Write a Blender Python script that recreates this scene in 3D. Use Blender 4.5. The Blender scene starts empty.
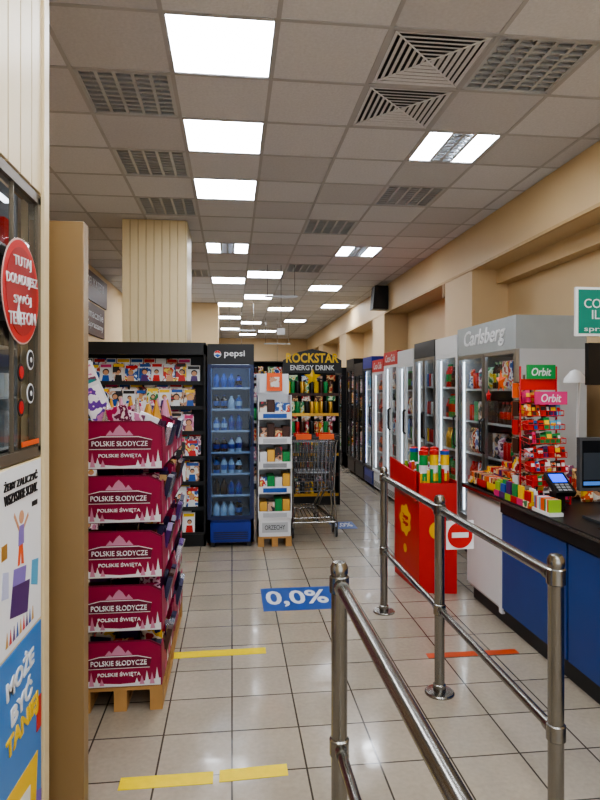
import bpy, math, random
from mathutils import Vector, Matrix
R=random.Random(7)
S=bpy.context.scene
try:
    S.view_settings.view_transform='AgX'
    S.view_settings.look='AgX - Medium High Contrast'
except Exception as e: print(e)
S.view_settings.exposure=0.68

# ---------------------------------------------------------------- materials
def lin(h):
    h=h.lstrip('#'); o=[]
    for i in (0,2,4):
        c=int(h[i:i+2],16)/255
        o.append(c/12.92 if c<=.04045 else ((c+.055)/1.055)**2.4)
    return (*o,1)
MC={}
def M(name,col,rough=.5,metal=0,emit=0,var=.08,scale=8,bump=0,coat=0,spec=.5):
    if name in MC: return MC[name]
    m=bpy.data.materials.new(name); m.use_nodes=True; nt=m.node_tree; b=nt.nodes['Principled BSDF']
    c=lin(col)
    tc=nt.nodes.new('ShaderNodeTexCoord'); nz=nt.nodes.new('ShaderNodeTexNoise'); nz.inputs['Scale'].default_value=scale
    nz.inputs['Detail'].default_value=4
    nt.links.new(tc.outputs['Object'],nz.inputs['Vector'])
    mx=nt.nodes.new('ShaderNodeMix'); mx.data_type='RGBA'
    mx.inputs['A'].default_value=tuple(max(0,v*(1-var)) for v in c[:3])+(1,)
    mx.inputs['B'].default_value=tuple(min(1,v*(1+var)) for v in c[:3])+(1,)
    nt.links.new(nz.outputs['Fac'],mx.inputs['Factor'])
    nt.links.new(mx.outputs['Result'],b.inputs['Base Color'])
    b.inputs['Roughness'].default_value=rough; b.inputs['Metallic'].default_value=metal
    b.inputs['Specular IOR Level'].default_value=spec
    if coat: b.inputs['Coat Weight'].default_value=coat
    if emit:
        b.inputs['Emission Strength'].default_value=emit; b.inputs['Emission Color'].default_value=c
    if bump:
        bp=nt.nodes.new('ShaderNodeBump'); bp.inputs['Strength'].default_value=bump; bp.inputs['Distance'].default_value=.01
        nt.links.new(nz.outputs['Fac'],bp.inputs['Height']); nt.links.new(bp.outputs['Normal'],b.inputs['Normal'])
    MC[name]=m; return m
def PR(name,cols,scale=22,rough=.35):
    """printed packaging: procedural patches of ink"""
    if name in MC: return MC[name]
    m=bpy.data.materials.new(name); m.use_nodes=True; nt=m.node_tree; b=nt.nodes['Principled BSDF']
    tc=nt.nodes.new('ShaderNodeTexCoord'); nz=nt.nodes.new('ShaderNodeTexNoise'); nz.inputs['Scale'].default_value=scale
    nz.inputs['Detail'].default_value=2
    cr=nt.nodes.new('ShaderNodeValToRGB'); cr.color_ramp.interpolation='CONSTANT'
    e=cr.color_ramp.elements
    n=len(cols); e[0].position=0; e[0].color=lin(cols[0]); e[1].position=.45; e[1].color=lin(cols[1])
    for k in range(2,n):
        x=e.new(.45+.1*(k-1)); x.color=lin(cols[k])
    nt.links.new(tc.outputs['Object'],nz.inputs['Vector']); nt.links.new(nz.outputs['Fac'],cr.inputs['Fac'])
    nt.links.new(cr.outputs['Color'],b.inputs['Base Color']); b.inputs['Roughness'].default_value=rough
    MC[name]=m; return m
def glassmat():
    m=bpy.data.materials.new('clear_glass'); m.use_nodes=True; nt=m.node_tree
    for n in list(nt.nodes): nt.nodes.remove(n)
    o=nt.nodes.new('ShaderNodeOutputMaterial'); t=nt.nodes.new('ShaderNodeBsdfTransparent'); g=nt.nodes.new('ShaderNodeBsdfGlossy')
    g.inputs['Roughness'].default_value=.03; t.inputs['Color'].default_value=(.93,.95,.95,1)
    ge=nt.nodes.new('ShaderNodeNewGeometry'); inv=nt.nodes.new('ShaderNodeMath'); inv.operation='SUBTRACT'; inv.inputs[0].default_value=1
    mu=nt.nodes.new('ShaderNodeMath'); mu.operation='MULTIPLY'
    f=nt.nodes.new('ShaderNodeFresnel'); f.inputs['IOR'].default_value=1.45; x=nt.nodes.new('ShaderNodeMixShader')
    nt.links.new(ge.outputs['Backfacing'],inv.inputs[1]); nt.links.new(f.outputs[0],mu.inputs[0]); nt.links.new(inv.outputs[0],mu.inputs[1])
    nt.links.new(mu.outputs[0],x.inputs[0]); nt.links.new(t.outputs[0],x.inputs[1]); nt.links.new(g.outputs[0],x.inputs[2]); nt.links.new(x.outputs[0],o.inputs[0])
    return m
GLASS=glassmat()
cream=M('cream_paint','#d3b990',.55,var=.04,scale=3)
creamboard=M('cream_cladding','#dac79e',.45,var=.05,scale=5)
brownpaint=M('brown_paint','#96774f',.6)
wood=M('beech_laminate','#8a704a',.4,var=.12,scale=3)
palletwood=M('pallet_wood','#b08650',.8,var=.25,scale=14)
black=M('black_plastic','#0d0d0f',.4)
dark=M('dark_metal','#1a1b1e',.45)
grey=M('grey_plastic','#8c8f92',.4)
lgrey=M('light_grey','#b4b7b9',.35,var=.03)
white=M('white_plastic','#d8dadb',.35,var=.03)
paper=M('white_paper','#e2e3e4',.6,var=.03)
steel=M('stainless_steel','#94928c',.26,metal=1,var=.05,scale=20)
alu=M('aluminium','#a4a6a8',.28,metal=1,var=.04)
blade=M('louvre_blade','#c2c5c8',.4,metal=.3,var=.02)
chrome=M('chrome_wire','#85878b',.25,metal=1)
pepsiblue=M('fridge_blue','#06288a',.35)
counterblue=M('counter_blue','#1c4084',.45,var=.1)
blue=M('blue','#1450a0',.4); red=M('red','#c0150f',.38); yellow=M('yellow','#e8be1c',.42); green=M('green','#1f8a44',.4)
orange=M('orange','#e05c1c',.42); purple=M('purple','#4a2068',.4); pink=M('pink','#cc3474',.4); teal=M('teal','#0f7a68',.4)
brown=M('choc_brown','#43200f',.45); skin=M('skin_print','#c8946f',.5); cyan=M('cyan','#5aa8cc',.4); lime=M('lime','#90b838',.4)
maroon=M('maroon_card','#6e0830',.5,var=.07); magenta=M('magenta_card','#941040',.5,var=.06); silver=M('silver_foil','#cfcdd4',.25,metal=.8)
gold=M('gold_foil','#d0a048',.3,metal=.6)
lampE=M('lamp_diffuser','#f2f7ff',.5,emit=15,var=0)
ledE=M('cooler_and_fill_led','#eaf4ff',.5,emit=2.8,var=0)
tapey=M('yellow_tape','#e8cc00',.45,var=.15,scale=25)
tapeo=M('orange_tape','#b8481e',.5,var=.1)
stickblue=M('floor_sticker_blue','#0f4c9a',.35)
signbrown=M('sign_brown','#4b2a20',.5)
sock=PR('print_pink',['#a81850','#d8b0c0','#6a0c3c','#e4d0cc'])
prints=[PR('p_a',['#a3202a','#e0d2c2','#e2b31d','#1e2a50'],14),PR('p_b',['#1c4f98','#d5dee5','#c9382b','#e2d26a'],14),
 PR('p_c',['#d8d4cc','#b98b6c','#2b1d1a','#b6273a'],12),PR('p_d',['#2a2a30','#c8a48a','#d7d2cd','#5a3b8c'],12),
 PR('p_e',['#e0b419','#d2572a','#eee3c0','#28713f'],14),PR('p_f',['#c980a4','#ebd9df','#753a5a','#2d8b8b'],14),
 PR('p_g',['#2f7a47','#cfe0bf','#e2c23a','#962a1b'],14),PR('p_h',['#5a331e','#d4b27a','#b8371f','#e4dac4'],14)]
PAL=[red,yellow,green,orange,purple,pink,blue,white,cyan,lime,brown,gold]
MUT=[red,yellow,green,white,brown,brown,gold,dark]+prints

# ---------------------------------------------------------------- mesh builder
class MB:
    def __init__(s): s.v=[]; s.f=[]; s.fm=[]; s.ms=[]
    def mi(s,m):
        if m not in s.ms: s.ms.append(m)
        return s.ms.index(m)
    def add(s,vs,fs,m):
        b=len(s.v); s.v+= [tuple(p) for p in vs]; i=s.mi(m)
        for f in fs: s.f.append(tuple(b+k for k in f)); s.fm.append(i)
    def box(s,x0,y0,z0,x1,y1,z1,m,T=None):
        x0,x1=min(x0,x1),max(x0,x1);y0,y1=min(y0,y1),max(y0,y1);z0,z1=min(z0,z1),max(z0,z1)
        vs=[Vector(p) for p in ((x0,y0,z0),(x1,y0,z0),(x1,y1,z0),(x0,y1,z0),(x0,y0,z1),(x1,y0,z1),(x1,y1,z1),(x0,y1,z1))]
        if T is not None: vs=[T@p for p in vs]
        s.add(vs,[(0,3,2,1),(4,5,6,7),(0,1,5,4),(1,2,6,5),(2,3,7,6),(3,0,4,7)],m)
    def prism(s,pts,off,m):
        n=len(pts); o=Vector(off); a=[Vector(p) for p in pts]; vs=a+[p+o for p in a]
        fs=[tuple(range(n))[::-1],tuple(range(n,2*n))]+[(i,(i+1)%n,(i+1)%n+n,i+n) for i in range(n)]
        s.add(vs,fs,m)
    def lathe(s,p,prof,mats,n=10,T=None,a0=0):
        p=Vector(p); vs=[]
        for r,z in prof:
            for k in range(n):
                a=2*math.pi*k/n+a0; q=Vector((r*math.cos(a),r*math.sin(a),z))
                if T is not None: q=T@q
                vs.append(p+q)
        b=len(s.v); s.v+=[tuple(q) for q in vs]
        for i in range(len(prof)-1):
            m=mats[min(i,len(mats)-1)] if isinstance(mats,(list,tuple)) else mats; j=s.mi(m)
            for k in range(n):
                s.f.append((b+i*n+k,b+i*n+(k+1)%n,b+(i+1)*n+(k+1)%n,b+(i+1)*n+k)); s.fm.append(j)
        m0=mats[0] if isinstance(mats,(list,tuple)) else mats; m1=mats[-1] if isinstance(mats,(list,tuple)) else mats
        if prof[0][0]>1e-5: s.f.append(tuple(b+k for k in range(n))[::-1]); s.fm.append(s.mi(m0))
        if prof[-1][0]>1e-5:
            q=b+(len(prof)-1)*n; s.f.append(tuple(q+k for k in range(n))); s.fm.append(s.mi(m1))
    def cyl(s,p,r,h,m,n=12,r2=None): s.lathe(p,[(r,0),(r if r2 is None else r2,h)],m,n)
    def tube(s,p1,p2,r,m,n=6):
        p1=Vector(p1);p2=Vector(p2); d=p2-p1; L=d.length
        if L<1e-6: return
        T=d.to_track_quat('Z','Y').to_matrix()
        s.lathe(p1,[(r,0),(r,L)],m,n,T)
    def path(s,pts,r,m,n=8):
        for a,b in zip(pts[:-1],pts[1:]): s.tube(a,b,r,m,n)
        for q in pts[1:-1]: s.ball(q,r,m,n)
    def ball(s,p,r,m,n=8,sz=1):
        k=max(4,n//2+1); s.lathe(p,[(max(1e-6,r*math.sin(math.pi*i/k)),-r*sz*math.cos(math.pi*i/k)) for i in range(k+1)],m,n)
    def disc(s,c,r,ax,th,m,n=24,sx=1,sy=1):
        pts=[]
        for k in range(n):
            a=2*math.pi*k/n; u=r*sx*math.cos(a); w=r*sy*math.sin(a)
            pts.append((c[0]+u,c[1],c[2]+w) if ax=='-y' else ((c[0],c[1]+u,c[2]+w) if ax=='x' else (c[0]+u,c[1]+w,c[2])))
        off={'-y':(0,-th,0),'x':(th,0,0),'z':(0,0,th)}[ax]
        s.prism(pts,off,m)
    def build(s,name,loc=(0,0,0),rz=0,parent=None,bevel=0,smooth=True):
        import bmesh
        me=bpy.data.meshes.new(name); me.from_pydata(s.v,[],s.f)
        for m in s.ms: me.materials.append(m)
        me.polygons.foreach_set('material_index',s.fm)
        bm=bmesh.new(); bm.from_mesh(me); bmesh.ops.recalc_face_normals(bm,faces=bm.faces); bm.to_mesh(me); bm.free()
        if smooth:
            me.shade_smooth(); me.set_sharp_from_angle(angle=math.radians(32))
        o=bpy.data.objects.new(name,me); S.collection.objects.link(o)
        o.location=loc; o.rotation_euler=(0,0,rz)
        if parent: o.parent=parent
        if bevel:
            b=o.modifiers.new('bevel','BEVEL'); b.width=bevel; b.segments=2; b.limit_method='ANGLE'; b.angle_limit=math.radians(50)
        return o
FACE={'-y':(math.pi/2,0,0),'+x':(math.pi/2,0,math.pi/2),'-x':(math.pi/2,0,-math.pi/2),'z':(0,0,0)}
def text(parent,name,s,loc,face,w,h,m,shear=0,ex=.0015,bold=0,roll=0,flat=False):
    cu=bpy.data.curves.new(name,'FONT'); cu.body=s; cu.align_x='CENTER'; cu.extrude=0 if flat else .01; cu.shear=shear; cu.offset=bold; cu.space_line=.85
    cu.resolution_u=3
    t=bpy.data.objects.new(name,cu); S.collection.objects.link(t)
    dg=bpy.context.evaluated_depsgraph_get(); me=bpy.data.meshes.new_from_object(t.evaluated_get(dg))
    bpy.data.objects.remove(t); bpy.data.curves.remove(cu)
    if not me.vertices: return
    xs=[v.co.x for v in me.vertices]; ys=[v.co.y for v in me.vertices]
    cx=(min(xs)+max(xs))/2; cy=(min(ys)+max(ys))/2; sx=w/(max(xs)-min(xs)); sy=h/(max(ys)-min(ys))
    for v in me.vertices: v.co=Vector(((v.co.x-cx)*sx,(v.co.y-cy)*sy,v.co.z*ex/.01))
    me.materials.clear(); me.materials.append(m)
    o=bpy.data.objects.new(name,me); S.collection.objects.link(o); o.parent=parent; o.location=loc
    o.rotation_euler=(Matrix.Rotation(FACE[face][2],3,'Z')@Matrix.Rotation(FACE[face][0],3,'X')@Matrix.Rotation(roll,3,'Z')).to_euler()
    return o

ZC=3.47
MP=math.pi
# ---------------------------------------------------------------- floor
def floor_mat():
    m=bpy.data.materials.new('floor_tiles'); m.use_nodes=True; nt=m.node_tree; b=nt.nodes['Principled BSDF']; L=nt.links.new; N=nt.nodes.new
    tc=N('ShaderNodeTexCoord'); br=N('ShaderNodeTexBrick'); br.offset=0; br.squash=1
    br.inputs['Color1'].default_value=lin('#a59a8a'); br.inputs['Color2'].default_value=lin('#9a9080'); br.inputs['Mortar'].default_value=lin('#4a443c')
    br.inputs['Scale'].default_value=1; br.inputs['Mortar Size'].default_value=.004; br.inputs['Mortar Smooth'].default_value=.1
    br.inputs['Brick Width'].default_value=.305; br.inputs['Row Height'].default_value=.305; br.inputs['Bias'].default_value=-.2
    L(tc.outputs['Object'],br.inputs['Vector'])
    nz=N('ShaderNodeTexNoise'); nz.inputs['Scale'].default_value=2.2; nz.inputs['Detail'].default_value=6; L(tc.outputs['Object'],nz.inputs['Vector'])
    n2=N('ShaderNodeTexNoise'); n2.inputs['Scale'].default_value=45; n2.inputs['Detail'].default_value=5; L(tc.outputs['Object'],n2.inputs['Vector'])
    n3=N('ShaderNodeTexNoise'); n3.inputs['Scale'].default_value=6; n3.inputs['Detail'].default_value=7; L(tc.outputs['Object'],n3.inputs['Vector'])
    r1=N('ShaderNodeMapRange'); r1.inputs[1].default_value=.3;r1.inputs[2].default_value=.7;r1.inputs[3].default_value=.9;r1.inputs[4].default_value=1.05; L(nz.outputs['Fac'],r1.inputs[0])
    r2=N('ShaderNodeMapRange'); r2.inputs[1].default_value=.3;r2.inputs[2].default_value=.7;r2.inputs[3].default_value=.92;r2.inputs[4].default_value=1.05; L(n2.outputs['Fac'],r2.inputs[0])
    mu=N('ShaderNodeMath'); mu.operation='MULTIPLY'; L(r1.outputs[0],mu.inputs[0]); L(r2.outputs[0],mu.inputs[1])
    vm=N('ShaderNodeVectorMath'); vm.operation='SCALE'; L(br.outputs['Color'],vm.inputs[0]); L(mu.outputs[0],vm.inputs['Scale'])
    L(vm.outputs[0],b.inputs['Base Color'])
    b.inputs['IOR'].default_value=1.55
    r3=N('ShaderNodeMapRange'); r3.inputs[1].default_value=.35;r3.inputs[2].default_value=.65;r3.inputs[3].default_value=.07;r3.inputs[4].default_value=.24; L(n3.outputs['Fac'],r3.inputs[0]); L(r3.outputs[0],b.inputs['Roughness'])
    bp=N('ShaderNodeBump'); bp.invert=True; bp.inputs['Strength'].default_value=.5; bp.inputs['Distance'].default_value=.003; L(br.outputs['Fac'],bp.inputs['Height'])
    b2=N('ShaderNodeBump'); b2.inputs['Strength'].default_value=.22; b2.inputs['Distance'].default_value=.004; L(n3.outputs['Fac'],b2.inputs['Height']); L(bp.outputs['Normal'],b2.inputs['Normal']); L(b2.outputs['Normal'],b.inputs['Normal'])
    return m
b=MB(); b.box(-2.3,-3,-.1,3.4,22.4,0,floor_mat()); b.build('floor',smooth=False)
def flat(name,x0,y0,x1,y1,m,sk=0):
    q=MB(); q.prism([(x0,y0,0.0004),(x1,y0+sk,0.0004),(x1,y1+sk,0.0004),(x0,y1,0.0004)],(0,0,.0016),m); return q.build(name)
flat('floor_tape',-.44,2.385,-.075,2.46,tapey); flat('floor_tape',-.05,2.39,.225,2.465,tapey,.012)
flat('floor_tape',-.37,3.52,.2,3.6,tapey,.01); flat('floor_tape',1.13,3.36,1.68,3.42,tapeo)
st=flat('floor_sticker',.22,4.2,.77,4.68,stickblue); text(st,'lettering','0,0%',(.48,4.44,.0022),'z',.46,.34,white,ex=.0006,bold=.02)
st=flat('floor_sticker',1.12,6.6,1.4,6.95,stickblue); text(st,'lettering','0,0%',(1.26,6.78,.0022),'z',.22,.22,white,ex=.0006,bold=.02)

# ---------------------------------------------------------------- ceiling
X0,Y0=-.36,3.1
fx={}
for k in [(0,0),(0,2),(0,4),(0,12),(1,11),(3,13),(1,15),(0,17),(2,18),(0,21),(1,23),(3,22),(0,26),(2,27),(1,29),(0,-4),(2,-5),(2,-2),(0,-8),(2,-9),(4,-3),(-2,14),(4,17)]: fx[k]='full'  # near panels out of view are added, unseen, to fill the shop with light
for k in [(0,8),(3,2),(3,8)]: fx[k]='split'
for k in [(-1,1),(-1,3),(-1,5),(3,0),(3,4),(2,6),(2,10),(-2,9),(-1,11)]: fx[k]='louvre'
for k in [(2,0),(2,1)]: fx[k]='vent'
ctile=M('ceiling_tile','#d8d9dd',.85,var=.12,scale=60,bump=.25)
ctile2=M('ceiling_tile_b','#cccccf',.85,var=.12,scale=55,bump=.25)
trim=M('ceiling_grid','#b4b4b6',.5)
b=MB()
for i in range(-3,6):
    for j in range(-10,32):
        if (i,j) in fx: continue
        x=X0+.6*i; y=Y0+.6*j
        b.box(x+.001,y+.001,ZC,x+.599,y+.599,ZC+.015,ctile if R.random()<.72 else ctile2)
b.box(-2.3,-3,ZC+.2,3.4,22.4,ZC+.25,dark)
for i in range(-3,7): b.box(X0+.6*i-.012,-2.9,ZC-.004,X0+.6*i+.012,22.3,ZC,trim)
for j in range(-10,33): b.box(-2.16,Y0+.6*j-.012,ZC-.0045,3.24,Y0+.6*j+.012,ZC-.0005,trim)
b.build('ceiling',smooth=False)
def louvres(b,x0,y0,x1,y1,nx,ny):
    for k in range(nx+1):
        x=x0+(x1-x0)*k/nx; b.prism([(x-.011,y0,ZC+.002),(x+.011,y0,ZC+.002),(x+.002,y0,ZC+.03),(x-.002,y0,ZC+.03)],(0,y1-y0,0),blade)
    for k in range(ny+1):
        y=y0+(y1-y0)*k/ny; b.prism([(x0,y-.007,ZC+.003),(x0,y+.007,ZC+.003),(x0,y+.001,ZC+.022),(x0,y-.001,ZC+.022)],(x1-x0,0,0),blade)
reflector=M('lamp_reflector','#c2c6ca',.45,metal=.2)
for (i,j),t in sorted(fx.items()):
    x=X0+.6*i; y=Y0+.6*j; b=MB(); nm={'full':'ceiling_light','split':'ceiling_light','louvre':'ceiling_louvre_lamp','vent':'ceiling_air_vent'}[t]
    a0,a1,c0,c1=x+.012,x+.588,y+.012,y+.588
    fr=trim if t!='louvre' else blade
    e=.008 if t=='full' else .016
    for q in ((a0,c0,a1,c0+e),(a0,c1-e,a1,c1),(a0,c0,a0+e,c1),(a1-e,c0,a1,c1)): b.box(q[0],q[1],ZC-.002,q[2],q[3],ZC+.08,fr)
    if t=='full':
        b.box(a0+e,c0+e,ZC+.002,a1-e,c1-e,ZC+.01,lampE)
    elif t=='split':
        b.box(a0+.02,c0+.02,ZC+.04,a1-.02,c1-.02,ZC+.05,reflector)
        b.box(a0+.016,c0+.016,ZC+.006,a0+.2,c1-.016,ZC+.014,lampE); b.box(a1-.2,c0+.016,ZC+.006,a1-.016,c1-.016,ZC+.014,lampE)
        louvres(b,a0+.2,c0+.02,a1-.2,c1-.02,2,9)
    elif t=='louvre':
        b.box(a0+.016,c0+.016,ZC+.04,a1-.016,c1-.016,ZC+.045,reflector)
        for k in range(4): xx=a0+.08+(a1-a0-.16)*k/3; b.tube((xx,c0+.02,ZC+.033),(xx,c1-.02,ZC+.033),.007,white,8)
        louvres(b,a0+.016,c0+.016,a1-.016,c1-.016,5,9)
    else:
        b.box(a0,c0,ZC+.03,a1,c1,ZC+.04,dark); cx=(a0+a1)/2; cy=(c0+c1)/2
        for k in range(7):
            r=.27-.038*k; r2=r-.021
            o=[(cx-r,cy-r),(cx+r,cy-r),(cx+r,cy+r),(cx-r,cy+r)]; n_=[(cx-r2,cy-r2),(cx+r2,cy-r2),(cx+r2,cy+r2),(cx-r2,cy+r2)]
            for q in range(4):
                p=(q+1)%4
                b.add([(*o[q],ZC-.002),(*o[p],ZC-.002),(*n_[p],ZC+.003),(*n_[q],ZC+.003),(*o[q],ZC),(*o[p],ZC),(*n_[p],ZC+.005),(*n_[q],ZC+.005)],[(0,1,2,3),(7,6,5,4),(0,4,5,1),(3,2,6,7)],ctile)
        for sgn in (1,-1):
            b.tube((cx-.27,cy-.27*sgn,ZC),(cx+.27,cy+.27*sgn,ZC),.005,ctile,6)
    b.build(nm,smooth=False)

# ---------------------------------------------------------------- walls
b=MB(); b.box(-2.3,-3,0,-2.16,22.4,ZC+.2,cream); b.build('wall_left')
b=MB(); b.box(-2.16,22.3,0,3.24,22.4,ZC+.2,cream); b.build('wall_back')
b=MB(); b.box(-2.16,-3,0,3.24,-2.9,.25,cream); b.box(-2.16,-3,3.2,3.24,-2.9,ZC+.2,cream)
for x in (-2.16,-.8,.55,1.9,3.14): b.box(x,-3,.25,x+.1,-2.9,3.2,dark)
b.build('wall_front_fill_opening')  # unseen front wall, left open between mullions to let in fill light
b=MB(); b.box(3.24,-3,0,3.4,22.4,ZC+.2,cream)
b.box(2.8,-2.9,2.97,3.24,22.3,ZC-.005,cream)
for y in (6.77,10.85,14.6,18.4):
    b.box(2.8,y,0,3.24,y+.9,2.97,cream); b.box(2.795,y+.9,2.78,3.24,y+1.0,2.97,brownpaint)
b.box(2.79,-2.9,2.955,2.82,22.3,2.985,M('trim_cream','#c0a276',.5))
b.box(3.1,-2.9,2.8,3.24,6.77,2.97,cream)
b.box(3.13,-2.9,.0,3.24,6.77,1.9,M('wall_tan','#c2a47c',.6))
b.build('wall_right')
def clad(b,x0,y0,x1,y1,z0,z1,m,axis,pitch=.1,gap=.006,th=.012):
    n=max(1,round(((x1-x0) if axis=='x' else (y1-y0))/pitch))
    for k in range(n):
        if axis=='x': a=x0+(x1-x0)*k/n; e=x0+(x1-x0)*(k+1)/n; b.box(a+gap/2,y0,z0,e-gap/2,y1,z1,m)
        else: a=y0+(y1-y0)*k/n; e=y0+(y1-y0)*(k+1)/n; b.box(x0,a+gap/2,z0,x1,e-gap/2,z1,m)
b=MB(); b.box(-1.22,6.9,0,-.52,7.6,ZC-.006,M('groove_tan','#b89c6c',.6)); clad(b,-1.22,6.885,-.52,6.9,0,ZC-.006,creamboard,'x',.09,.006)
clad(b,-.52,6.9,-.505,7.6,0,ZC-.006,creamboard,'y',.09,.006); b.build('column')
b=MB(); b.box(-1.0,13.3,0,-.3,14,ZC-.006,cream); b.build('column')
# booth wall with window
zt=ZC-.006
W=MB(); W.box(-2.16,1.98,0,-.67,2.03,zt,cream); W.build('wall_booth_end')
W=MB()
W.box(-.66,-2.9,0,-.615,1.15,zt,brownpaint); W.box(-.66,1.15,2.15,-.615,2.03,zt,brownpaint); W.box(-.66,1.15,0,-.615,2.03,1.36,cream)
W.box(-.66,1.975,1.36,-.615,2.03,2.15,cream)
clad(W,-.615,-2.9,-.6,1.12,0,zt,creamboard,'y',.13,.006); clad(W,-.615,1.12,-.6,1.985,2.17,zt,creamboard,'y',.1,.008)
W.box(-.615,1.12,0,-.6,1.98,1.34,creamboard); W.box(-.62,1.985,0,-.592,2.034,zt,creamboard)
W.build('wall_booth')
b=MB(); al=M('frame_aluminium','#6d6252',.4,metal=.4)
for q in ((1.15,1.36,1.18,2.15),(1.95,1.36,1.975,2.15),(1.15,1.345,1.975,1.375),(1.15,2.13,1.975,2.16)):
    b.box(-.63,q[0],q[1],-.6,q[2],q[3],al)
b.box(-.614,1.74,1.36,-.602,1.746,2.15,al)
b.box(-.61,1.18,1.375,-.607,1.95,2.13,GLASS)
b.build('window_1')
b=MB(); b.box(-.98,1.17,1.2,-.96,1.96,2.3,dark)
for k in range(5):
    z=1.38+.15*k; b.box(-.96,1.18,z-.006,-.665,1.95,z,lgrey)
    for q in range(9):
        y=1.2+.083*q
        for xx in (-.74,-.85):
            m=R.choice([black,lgrey,white,red,grey,silver,dark,prints[1],prints[3],prints[0],dark,black]); b.box(xx,y,z,xx+.07,y+.035,z+R.uniform(.07,.13),m)
b.box(-.98,1.17,0,-.665,1.18,2.2,dark); b.box(-.98,1.95,0,-.665,1.96,2.2,grey)
b.box(-.96,1.18,0,-.665,1.95,1.2,dark); b.box(-.69,1.2,2.12,-.675,1.92,2.13,ledE)  # glowing strip under the top is added to light the dark cabinet
b.build('booth_display_cabinet')
# stickers and posters on booth
b=MB(); b.disc((-.598,1.79,1.83),.15,'x',.002,M('st_ring','#c9a9a0',.4),40); b.disc((-.596,1.79,1.83),.145,'x',.001,red,40); b.disc((-.595,1.79,1.83),.125,'x',.001,M('st_dark','#a0120e',.4),40)
b.prism([(-.594,1.74,1.75),(-.594,1.78,1.73),(-.594,1.76,1.8)],(.001,0,0),white)
st=b.build('round_sticker')
for k,s in enumerate(['TUTAJ','DOŁADUJESZ','SWÓJ','TELEFON']):
    text(st,'line_%d'%k,s,(-.5925,1.79,1.83+.08-.052*k),'+x',[.14,.25,.14,.22][k],.036,white,roll=.08,bold=.0)
b=MB()
for c in ((1.87,1.54),(1.87,1.64)): b.disc((-.599,c[0],c[1]),.03,'x',.002,white,24); b.disc((-.597,c[0],c[1]),.024,'x',.001,black,24); b.disc((-.596,c[0],c[1]),.008,'x',.001,white,12)
for c in ((1.79,1.6),(1.79,1.5)): b.disc((-.599,c[0],c[1]),.026,'x',.002,black,24); b.disc((-.597,c[0],c[1]),.018,'x',.001,red,24)
b.box(-.6,1.8,1.385,-.598,1.95,1.4,orange)
b.build('window_stickers')
lilac=M('lilac','#8573b8',.5)
b=MB(); b.box(-.5995,1.3,.84,-.597,1.965,1.335,paper)
xx=-.597
def pquad(pts,m,th=.001): b.prism([(xx,p[0],p[1]) for p in pts],(th,0,0),m)
pquad([(1.70,.93),(1.84,.9),(1.86,.99),(1.72,1.01)],purple); pquad([(1.72,1.01),(1.82,.995),(1.83,1.04),(1.73,1.055)],lilac)
pquad([(1.76,1.055),(1.775,1.055),(1.79,1.11),(1.77,1.11)],orange); pquad([(1.79,1.055),(1.81,1.05),(1.8,1.11),(1.785,1.11)],orange); pquad([(1.765,1.11),(1.81,1.11),(1.81,1.165),(1.77,1.165)],lilac)
b.disc((xx,1.79,1.188),.019,'x',.0012,skin,16)
pquad([(1.73,1.2),(1.77,1.15),(1.775,1.16),(1.735,1.21)],skin); pquad([(1.81,1.15),(1.85,1.18),(1.845,1.19),(1.808,1.162)],skin)
for k in range(9): pquad([(1.67+.026*k,.86),(1.688+.026*k,.86),(1.68+.026*k,.9)],[gold,red,purple,blue][k%4])
pquad([(1.64,1.0),(1.69,.99),(1.69,1.06),(1.65,1.07)],M('pale_print','#b9bcd6',.5)); pquad([(1.87,.97),(1.93,.95),(1.94,1.03),(1.88,1.04)],cyan); pquad([(1.64,1.1),(1.68,1.1),(1.68,1.14),(1.64,1.14)],gold)
pquad([(1.88,1.2),(1.93,1.2),(1.93,1.215),(1.88,1.215)],black)
po=b.build('poster')
for k,s in enumerate(['ŻEBY ZALICZYĆ','WSZYSTKIE SCENY.']): text(po,'line_%d'%k,s,(-.595,1.79,1.293-.038*k),'+x',.27,.028,black,bold=.01)
b=MB(); b.box(-.5995,1.3,.1,-.596,1.965,.83,M('poster_blue','#2f78bf',.4)); xx=-.596
pquad([(1.3,.1),(1.965,.1),(1.965,.3),(1.7,.42),(1.3,.36)],M('poster_violet','#6a55b0',.4)); pquad([(1.62,.22),(1.9,.22),(1.93,.44),(1.66,.46)],yellow,.0015)
pquad([(1.7,.28),(1.85,.26),(1.86,.38),(1.73,.4)],white,.002); pquad([(1.92,.5),(1.96,.5),(1.96,.6),(1.92,.6)],red,.002)
po=b.build('poster')
for k,s in enumerate(['MOŻE','BYĆ','TANIEJ']): text(po,'line_%d'%k,s,(-.5945,1.78+.01*k,.755-.085*k),'+x',[.22,.17,.26][k],.068,white if k<2 else yellow,bold=.03,roll=.06)
# tall wood end panel
b=MB(); b.box(-.8,2.2,0,-.645,2.235,2.13,M('wood_dark','#6f583a',.45)); b.box(-.64,2.17,0,-.515,2.24,2.14,wood); b.box(-.645,2.165,0,-.632,2.175,2.14,M('wood_groove','#5c482e',.5))
b.build('wood_end_panel',bevel=.003)
for y0,y1,z0,z1,l in ((8.9,10.6,2.92,3.36,['DELIKATESY']),(9.0,10.4,2.4,2.88,['Smacznie','Zapraszamy'])):
    b=MB(); b.box(-2.16,y0,z0,-2.13,y1,z1,signbrown); sg=b.build('wall_sign')
    for k,s in enumerate(l): text(sg,'l%d'%k,s,(-2.128,(y0+y1)/2,z1-.15-.18*k),'+x',1.15,.13,paper)

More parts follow.
